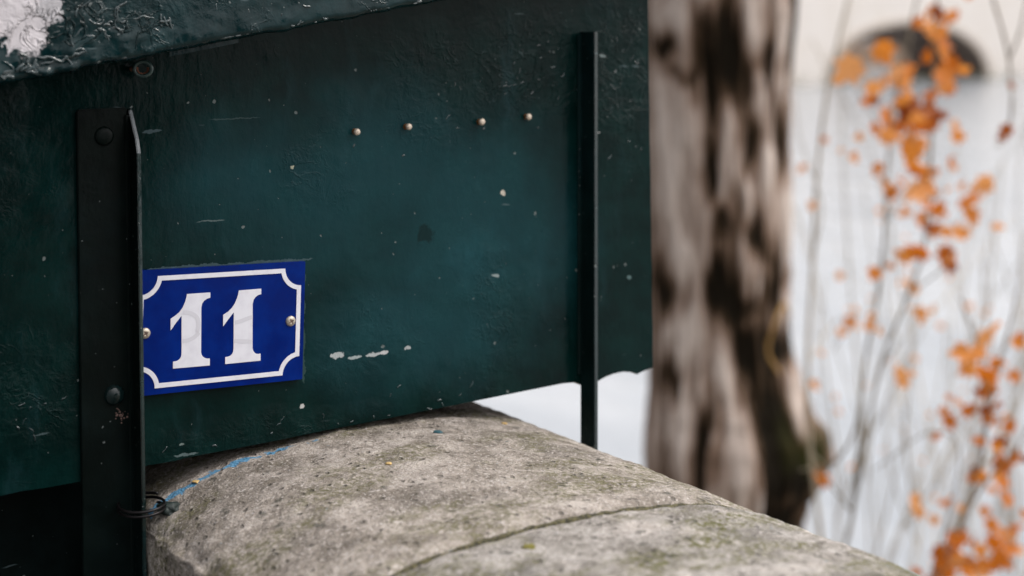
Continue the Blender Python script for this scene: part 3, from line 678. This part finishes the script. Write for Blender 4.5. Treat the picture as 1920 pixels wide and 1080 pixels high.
els = cr.color_ramp.elements; els[0].position = .12; els[0].color = (.009, .0068, .004, 1); els[1].position = .95; els[1].color = (.58, .50, .45, 1)
for p_, c_ in ((.32, (.045, .028, .016, 1)), (.50, (.20, .135, .10, 1)), (.68, (.40, .32, .275, 1))):
    e = els.new(p_); e.color = c_
mo = k.attr('moss').outputs['Fac']
k.p('Base Color', k.mix(k.math('MULTIPLY', k.rng(mo, .45, .95), .8), cr.outputs[0], (.030, .032, .007))); k.p('Roughness', .95); k.p('Specular IOR Level', .08); k.p('Normal', k.bump(tt, .02, .7)); M_bark = k.m
tr = empty('tree', (TX, TY, Z_BANK), 'thick pale and dark mottled tree trunk behind the right edge of the box', 'tree')
obj('trunk', bm, M_bark, tr, smooth=True, keep=False)
M_twig = simple('twig_grey', (.17, .14, .095), .85, nscale=20, var=.35)
M_twigb = simple('twig_brown', (.15, .10, .055), .85, nscale=20, var=.35)
M_twigp = simple('twig_pale', (.33, .275, .20), .85, nscale=20, var=.3)
bm = bmesh.new(); zt_ = (HOR+700)*S
tube(bm, smoothpts([(TX, TY, zt_-.4), (TX+.2, TY+.1, zt_+.5), (TX+.8, TY+.3, zt_+1.7)], 5), [.22*(1-i*.07) for i in range(11)], 9)
tube(bm, smoothpts([(TX, TY, zt_-.4), (TX-.25, TY+.2, zt_+.6), (TX-.9, TY+.6, zt_+1.8)], 5), [.20*(1-i*.07) for i in range(11)], 9)
obj('limbs', bm, M_bark, tr, smooth=True)
# yellow shoot growing from the trunk
bm = bmesh.new(); tube(bm, smoothpts([onD(1462, 700, 4.74), onD(1440, 660, 4.72), onD(1452, 610, 4.7), onD(1470, 570, 4.74), onD(1480, 590, 4.78)], 6), .006, 6)
obj('young_shoot', bm, simple('shoot_yellow', (.34, .19, .05), .7), tr, smooth=True)

# ================================================================== saplings with orange leaves
k = NT('autumn_leaf'); at = k.attr('hue').outputs['Fac']
cr = k.n('ShaderNodeValToRGB'); k.l(at, cr.inputs[0]); els = cr.color_ramp.elements
els[0].position = 0; els[0].color = (.22, .042, .003, 1); els[1].position = 1; els[1].color = (.72, .33, .12, 1)
for p_, c_ in ((.35, (.55, .150, .008, 1)), (.65, (.68, .25, .04, 1))):
    e = els.new(p_); e.color = c_
tl = k.n('ShaderNodeBsdfTranslucent'); k.l(cr.outputs[0], tl.inputs[0]); k.p('Base Color', cr.outputs[0]); k.p('Roughness', .6)
ms = k.n('ShaderNodeMixShader'); ms.inputs[0].default_value = .45; k.l(k.b.outputs[0], ms.inputs[1]); k.l(tl.outputs[0], ms.inputs[2]); k.l(ms.outputs[0], k.out.inputs[0]); M_leaf = k.m
LEAF = [(0, -.5), (.16, -.36), (.42, -.30), (.33, -.08), (.50, .12), (.22, .18), (.12, .5), (0, .56), (-.14, .48), (-.2, .2), (-.48, .14), (-.32, -.1), (-.4, -.32), (-.15, -.36)]
def leaf(bm, lay, pos, size, hue):
    q = Matrix.Rotation(random.uniform(0, 6.28), 3, 'Z') @ Matrix.Rotation(random.uniform(-1.0, 1.0), 3, 'X')
    face = Matrix((( rt.x, -fw.x, 0), (rt.y, -fw.y, 0), (0, 0, 1)))
    A = Matrix.Rotation(random.uniform(-1.0, 1.0), 3, 'Z') @ Matrix.Rotation(random.uniform(-.8, .8), 3, 'X')
    ro = random.uniform(0, 6.28); fold = random.uniform(.1, .45)
    cvert = bm.verts.new(pos); cvert[lay] = hue; vs = []
    for x, y in LEAF:
        xr = x*math.cos(ro)-y*math.sin(ro); yr = x*math.sin(ro)+y*math.cos(ro)
        v = A @ Vector((xr*size, abs(x)*size*fold+.15*size*y*y, yr*size))
        w = pos+rt*v.x-fw*v.y+up*v.z; vv = bm.verts.new(w); vv[lay] = max(0, min(1, hue+random.uniform(-.08, .08))); vs.append(vv)
    for i in range(len(vs)): bm.faces.new((cvert, vs[i], vs[(i+1) % len(vs)]))
def plant(name, label, stems, leaves, twigs, d, mat, cat='sapling', rootpx=None):
    p0 = stems[0][0]; root = onD(p0[0], p0[1], d); root.z = Z_BANK if p0[1] > 500 else root.z
    t = empty(name, root, label, cat)
    bm = bmesh.new()
    for st in stems+twigs:
        *pp, (r0, r1) = st
        P3 = [onD(x, y, d+ (0.0 if st in stems else random.uniform(-.4, .7)) + .05*random.uniform(-1, 1)) for x, y in pp]
        P3 = smoothpts(P3, 6); n = len(P3)
        tube(bm, P3, [(r0+(r1-r0)*i/(n-1))*d/F for i in range(n)], 6)
    obj('stem', bm, mat, t, smooth=True)
    if leaves:
        bm = bmesh.new(); lay = bm.verts.layers.float.new('hue')
        for (x, y, s, hue) in leaves:
            dd = d+random.uniform(-.18, .22); leaf(bm, lay, onD(x, y, dd), s*dd/F, hue)
        obj('foliage', bm, M_leaf, t)
    return t
def grow(leaves, extra=1, spread=22):
    out = []
    for (x, y, s, h) in leaves:
        out.append((x, y, s*1.12, h))
        for i in range(extra):
            if random.random() < .75: out.append((x+random.gauss(0, spread), y+random.gauss(0, spread), s*random.uniform(.55, 1.0), max(0, min(1, h+random.uniform(-.35, .5)))))
    return out
MAIN = [(1590, 132, 62, .95), (1655, 95, 50, .5), (1757, 60, 45, .6), (1772, 145, 46, .45), (1765, 100, 40, .5), (1655, 155, 36, .8), (1690, 148, 42, .85), (1625, 187, 30, .35), (1660, 222, 48, .4), (1715, 222, 52, .25), (1735, 232, 40, .25), (1700, 262, 50, .55), (1722, 312, 50, .75), (1600, 295, 26, .7), (1645, 316, 28, .5), (1780, 302, 28, .45), (1797, 257, 30, .6), (1712, 360, 45, .85), (1672, 360, 32, .45), (1740, 355, 32, .8), (1842, 345, 44, .9), (1812, 377, 44, .45), (1722, 412, 38, .4), (1760, 395, 32, .4), (1722, 470, 46, .3), (1776, 480, 44, .3), (1802, 437, 38, .7), (1640, 512, 32, .5), (1730, 590, 32, .85), (1712, 540, 26, .95), (1690, 712, 30, .9), (1630, 610, 24, .7), (1745, 20, 34, .5), (1690, 190, 36, .6), (1725, 270, 34, .8), (1780, 30, 40, .3), (1768, 85, 38, .25), (1785, 120, 36, .2), (1778, 165, 34, .35), (1700, 130, 34, .5), (1705, 195, 44, .2), (1740, 205, 36, .15), (1685, 240, 40, .25), (1745, 180, 30, .3), (1710, 285, 40, .6), (1735, 330, 34, .65), (1690, 340, 26, .4), (1750, 430, 34, .2), (1735, 385, 34, .3), (1825, 405, 34, .5), (1800, 350, 28, .6), (1700, 395, 28, .7)]
plant('sapling', 'tall thin sapling with a cluster of orange autumn leaves right of the trunk',
      [[(1560, 1500), (1580, 1080), (1598, 960), (1612, 820), (1622, 680), (1645, 560), (1660, 420), (1668, 270), (1690, 120), (1735, -60), (4.5, 2.0)],
       [(1590, 1010), (1618, 860), (1650, 690), (1700, 560), (1735, 450), (1745, 300), (1750, 120), (1762, -70), (3.5, 2.5)],
       [(1598, 960), (1540, 890), (1500, 880), (2.5, 1.5)], [(1622, 680), (1605, 800), (1560, 870), (1500, 882), (3.5, 2)]],
      grow(MAIN, 2, 20),
      [[(1735, 450), (1790, 420), (1845, 345), (1.6, 1)], [(1745, 300), (1700, 250), (1655, 215), (1.6, 1)], [(1690, 560), (1770, 500), (1800, 440), (1.6, 1)], [(1660, 420), (1700, 360), (1760, 320), (1.6, 1)], [(1668, 270), (1620, 190), (1590, 130), (1.8, 1)], [(1650, 690), (1690, 640), (1740, 590), (1.5, 1)], [(1645, 560), (1600, 600), (1560, 660), (1.5, 1)]], 3.7, M_twig)
plant('sapling', 'slender grey sapling nearly leafless just right of the tree trunk',
      [[(1560, 1500), (1545, 1080), (1520, 850), (1514, 680), (1525, 480), (1532, 330), (1550, 180), (1585, 20), (1610, -90), (5, 2.5)], [(1525, 480), (1540, 380), (1500, 260), (1490, 180), (2, 1)]],
      [(1505, 317, 24, .6), (1522, 385, 24, .85), (1592, 603, 36, .45), (1578, 622, 26, .7), (1575, 517, 22, .9), (1526, 722, 24, .8), (1541, 660, 16, .8), (1545, 262, 18, .4), (1545, 898, 36, .35), (1535, 886, 26, .15)],
      [[(1514, 680), (1560, 610), (1600, 590), (1.6, 1)], [(1520, 850), (1540, 870), (1548, 900), (1.8, 1)]], 4.3, M_twigp)
LOW = [(1855, 615, 48, .8), (1800, 662, 40, .6), (1832, 662, 36, .6), (1848, 700, 40, .35), (1856, 725, 34, .2), (1900, 705, 28, .4), (1755, 817, 24, .3), (1780, 790, 30, .3), (1815, 770, 28, .4), (1850, 785, 28, .25), (1878, 870, 40, .2), (1902, 855, 32, .25), (1840, 890, 34, .6), (1880, 905, 30, .4), (1822, 1012, 42, .15), (1866, 1016, 38, .3), (1800, 1050, 44, .5), (1770, 1066, 48, .25), (1845, 1062, 40, .4), (1750, 1075, 40, .1), (1800, 1010, 36, .3), (1715, 940, 34, .95), (1722, 960, 26, .95), (1770, 940, 24, .4), (1860, 985, 30, .5), (1690, 700, 24, .95), (1905, 985, 28, .3), (1785, 1028, 30, .1), (1838, 1030, 28, .6), (1815, 1075, 32, .55), (1872, 1050, 40, .3), (1765, 1040, 40, .2), (1895, 1030, 34, .4), (1862, 760, 30, .15), (1870, 680, 30, .4), (1845, 735, 34, .3), (1815, 690, 34, .7), (1895, 800, 30, .3), (1835, 825, 28, .3), (1890, 930, 30, .35), (1910, 640, 30, .6)]
plant('shrub', 'leaning twiggy shrub with rust coloured leaves in the lower right of the photo',
      [[(1690, 1500), (1745, 1090), (1790, 1000), (1820, 930), (1845, 840), (1850, 740), (1830, 640), (1800, 560), (4, 1.5)], [(1790, 1000), (1850, 900), (1900, 850), (1940, 780), (3, 1.5)], [(1820, 930), (1870, 700), (1905, 560), (1920, 430), (2.5, 1.2)], [(1745, 1090), (1800, 860), (1745, 810), (1640, 880), (2.2, 1)]],
      grow(LOW, 2, 20),
      [[(1850, 740), (1860, 660), (1856, 615), (1.6, 1)], [(1845, 840), (1800, 790), (1750, 820), (1.6, 1)], [(1790, 1000), (1840, 1020), (1890, 1015), (1.8, 1)], [(1745, 1090), (1800, 1050), (1850, 1060), (1.8, 1)]], 3.4, M_twigb)
plant('bare_branch', 'bare forked branch hanging from above near the right photo edge', [[(1840, -260), (1850, -60), (1880, 60), (1893, 120), (1897, 200), (1888, 250), (1870, 275), (2.8, 2.2)], [(1893, 110), (1915, 50), (1930, -30), (2.4, 1.6)]],
      [(1886, 245, 34, .1), (1880, 258, 24, .05), (1896, 160, 16, .1)], [], 3.3, M_twigb, 'branch')
# paler thicket of thin shoots further off
rnd = random.Random(5); tw = []
for i in range(64):
    x0 = rnd.uniform(1560, 2100); y0 = rnd.uniform(900, 1250); ln = rnd.uniform(350, 1150); sl_ = rnd.uniform(-.25, .55)
    tw.append([(x0, y0), (x0+sl_*ln*.3+rnd.gauss(0, 15), y0-ln*.35), (x0+sl_*ln*.75+rnd.gauss(0, 25), y0-ln*.7), (x0+sl_*ln*1.2+rnd.gauss(0, 30), y0-ln), (rnd.uniform(1.2, 2.6), .8)])
hz = [(rnd.uniform(1560, 1920), rnd.uniform(350, 1080), rnd.uniform(10, 18), rnd.uniform(.6, 1)) for i in range(46)]
plant('thicket', 'pale leggy thicket of thin bare shoots behind the rust leaved shrub', [[(1800, 1500), (1790, 1100), (1830, 800), (1860, 500), (1880, 300), (3, 1.2)]], hz, tw, 6.0, M_twigp, 'thicket')

# ================================================================== bridge across the river
ZBR = 172.0; SB = ZBR/F
k = NT('pale_limestone'); f = k.noise(.5, 6); br = k.n('ShaderNodeTexBrick'); k.l(k.mapv((.35, .35, .35)), br.inputs['Vector'])
for nm, c_ in (('Color1', (.74, .69, .65)), ('Color2', (.69, .64, .60)), ('Mortar', (.62, .57, .53))): br.inputs[nm].default_value = (*c_, 1)
k.p('Base Color', k.mix(k.rng(f, .4, .8), br.outputs[0], (.66, .60, .54))); k.p('Roughness', .9); M_bridge = k.m
o0 = onD(1708, HOR, ZBR); o0.z = 0
bd = empty('stone_bridge', (o0.x, o0.y, Z_WATER), 'blurred pale stone bridge with one low arch far across the river', 'bridge')
BA = math.radians(33); brt = rt*math.cos(BA)+fw*math.sin(BA); bfw = fw*math.cos(BA)-rt*math.sin(BA)
def bp(x, z): return Vector((o0.x, o0.y, 0))+brt*x+up*z
def zpix(py): return (HOR-py-10)*SB
HS, zs_, zc_ = 212*SB, Z_WATER-.5, zpix(46)
arch = [(-HS*math.cos(t), zs_+(zc_-zs_)*math.sin(t)**.8) for t in np.linspace(0, math.pi, 28)]
prof = [(-75, zs_), (-75, 10.5)]+[(x, 10.5+1.2*(1-(x/75)**2)) for x in np.linspace(-70, 70, 15)]+[(75, 10.5), (75, zs_)]
bm = bmesh.new(); prism(bm, [bp(x, z) for x, z in prof+[(x, z) for x, z in arch[::-1]]], bfw*12)
bmesh.ops.recalc_face_normals(bm, faces=bm.faces)
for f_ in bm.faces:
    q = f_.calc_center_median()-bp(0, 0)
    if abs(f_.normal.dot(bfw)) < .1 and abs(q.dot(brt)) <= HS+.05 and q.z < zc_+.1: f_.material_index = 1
obj('bridge_body', bm, [M_bridge, simple('shaded_vault', (.24, .185, .15), .9, nscale=.5, var=.5)], bd)  # vault darker than the limestone: shade inside the arch put into its colour
bm = bmesh.new()
ring = [(x*1.0, z) for x, z in arch]; big_ = [(x*1.055, zs_+(z-zs_)*1.07) for x, z in arch]
for i in range(len(ring)-1):
    prism(bm, [bp(*ring[i]), bp(*ring[i+1]), bp(*big_[i+1]), bp(*big_[i])], -bfw*.25)
obj('arch_ring', bm, simple('arch_stone', (.46, .39, .33), .9, nscale=.6), bd)
# far bank seen through the arch
bm = bmesh.new(); prism(bm, [bp(x, z) for x, z in ((-400, Z_WATER-1), (400, Z_WATER-1), (400, -1.6), (-400, -1.6))], bfw*8)
o = obj('far_embankment', bm, simple('embankment_stone', (.23, .16, .115), .9, nscale=.2, var=.4)); o.location = bfw*60; tag(o, 'brown stone embankment wall of the far bank seen under the bridge arch', 'embankment')
bm = bmesh.new(); lay = bm.verts.layers.float.new('hue')
for i in range(5200):
    x = rnd.uniform(-10, 95); z = -1.6+abs(rnd.gauss(0, 1))*4.2; c_ = bp(x, z)+bfw*(62+rnd.uniform(0, 5)); s = rnd.uniform(.6, 1.4)
    vs = [bm.verts.new(c_+Vector((rnd.uniform(-s, s), rnd.uniform(-s, s), rnd.uniform(-s, s)))) for _ in range(3)]; bm.faces.new(vs)
o = obj('far_trees', bm, simple('far_foliage', (.10, .07, .055), .9, nscale=.3, var=.5)); tag(o, 'dark brown wood on the far bank seen through the arch', 'trees', kind='stuff')
# strip of green at the foot of the bridge
bm = bmesh.new()
N_ = 90
for i in range(700):
    x = rnd.uniform(-60, 60); z = Z_WATER+abs(rnd.gauss(0, .55)); c_ = bp(x, z)-bfw*rnd.uniform(.6, 3); s = rnd.uniform(.2, .5)
    vs = [bm.verts.new(c_+Vector((rnd.uniform(-s, s), rnd.uniform(-s, s), rnd.uniform(-s*.6, s)))) for _ in range(3)]; bm.faces.new(vs)
o = obj('reeds', bm, simple('reed_green', (.14, .15, .085), .9, nscale=.3, var=.4)); tag(o, 'dull green growth along the water at the foot of the bridge', 'reeds', kind='stuff')
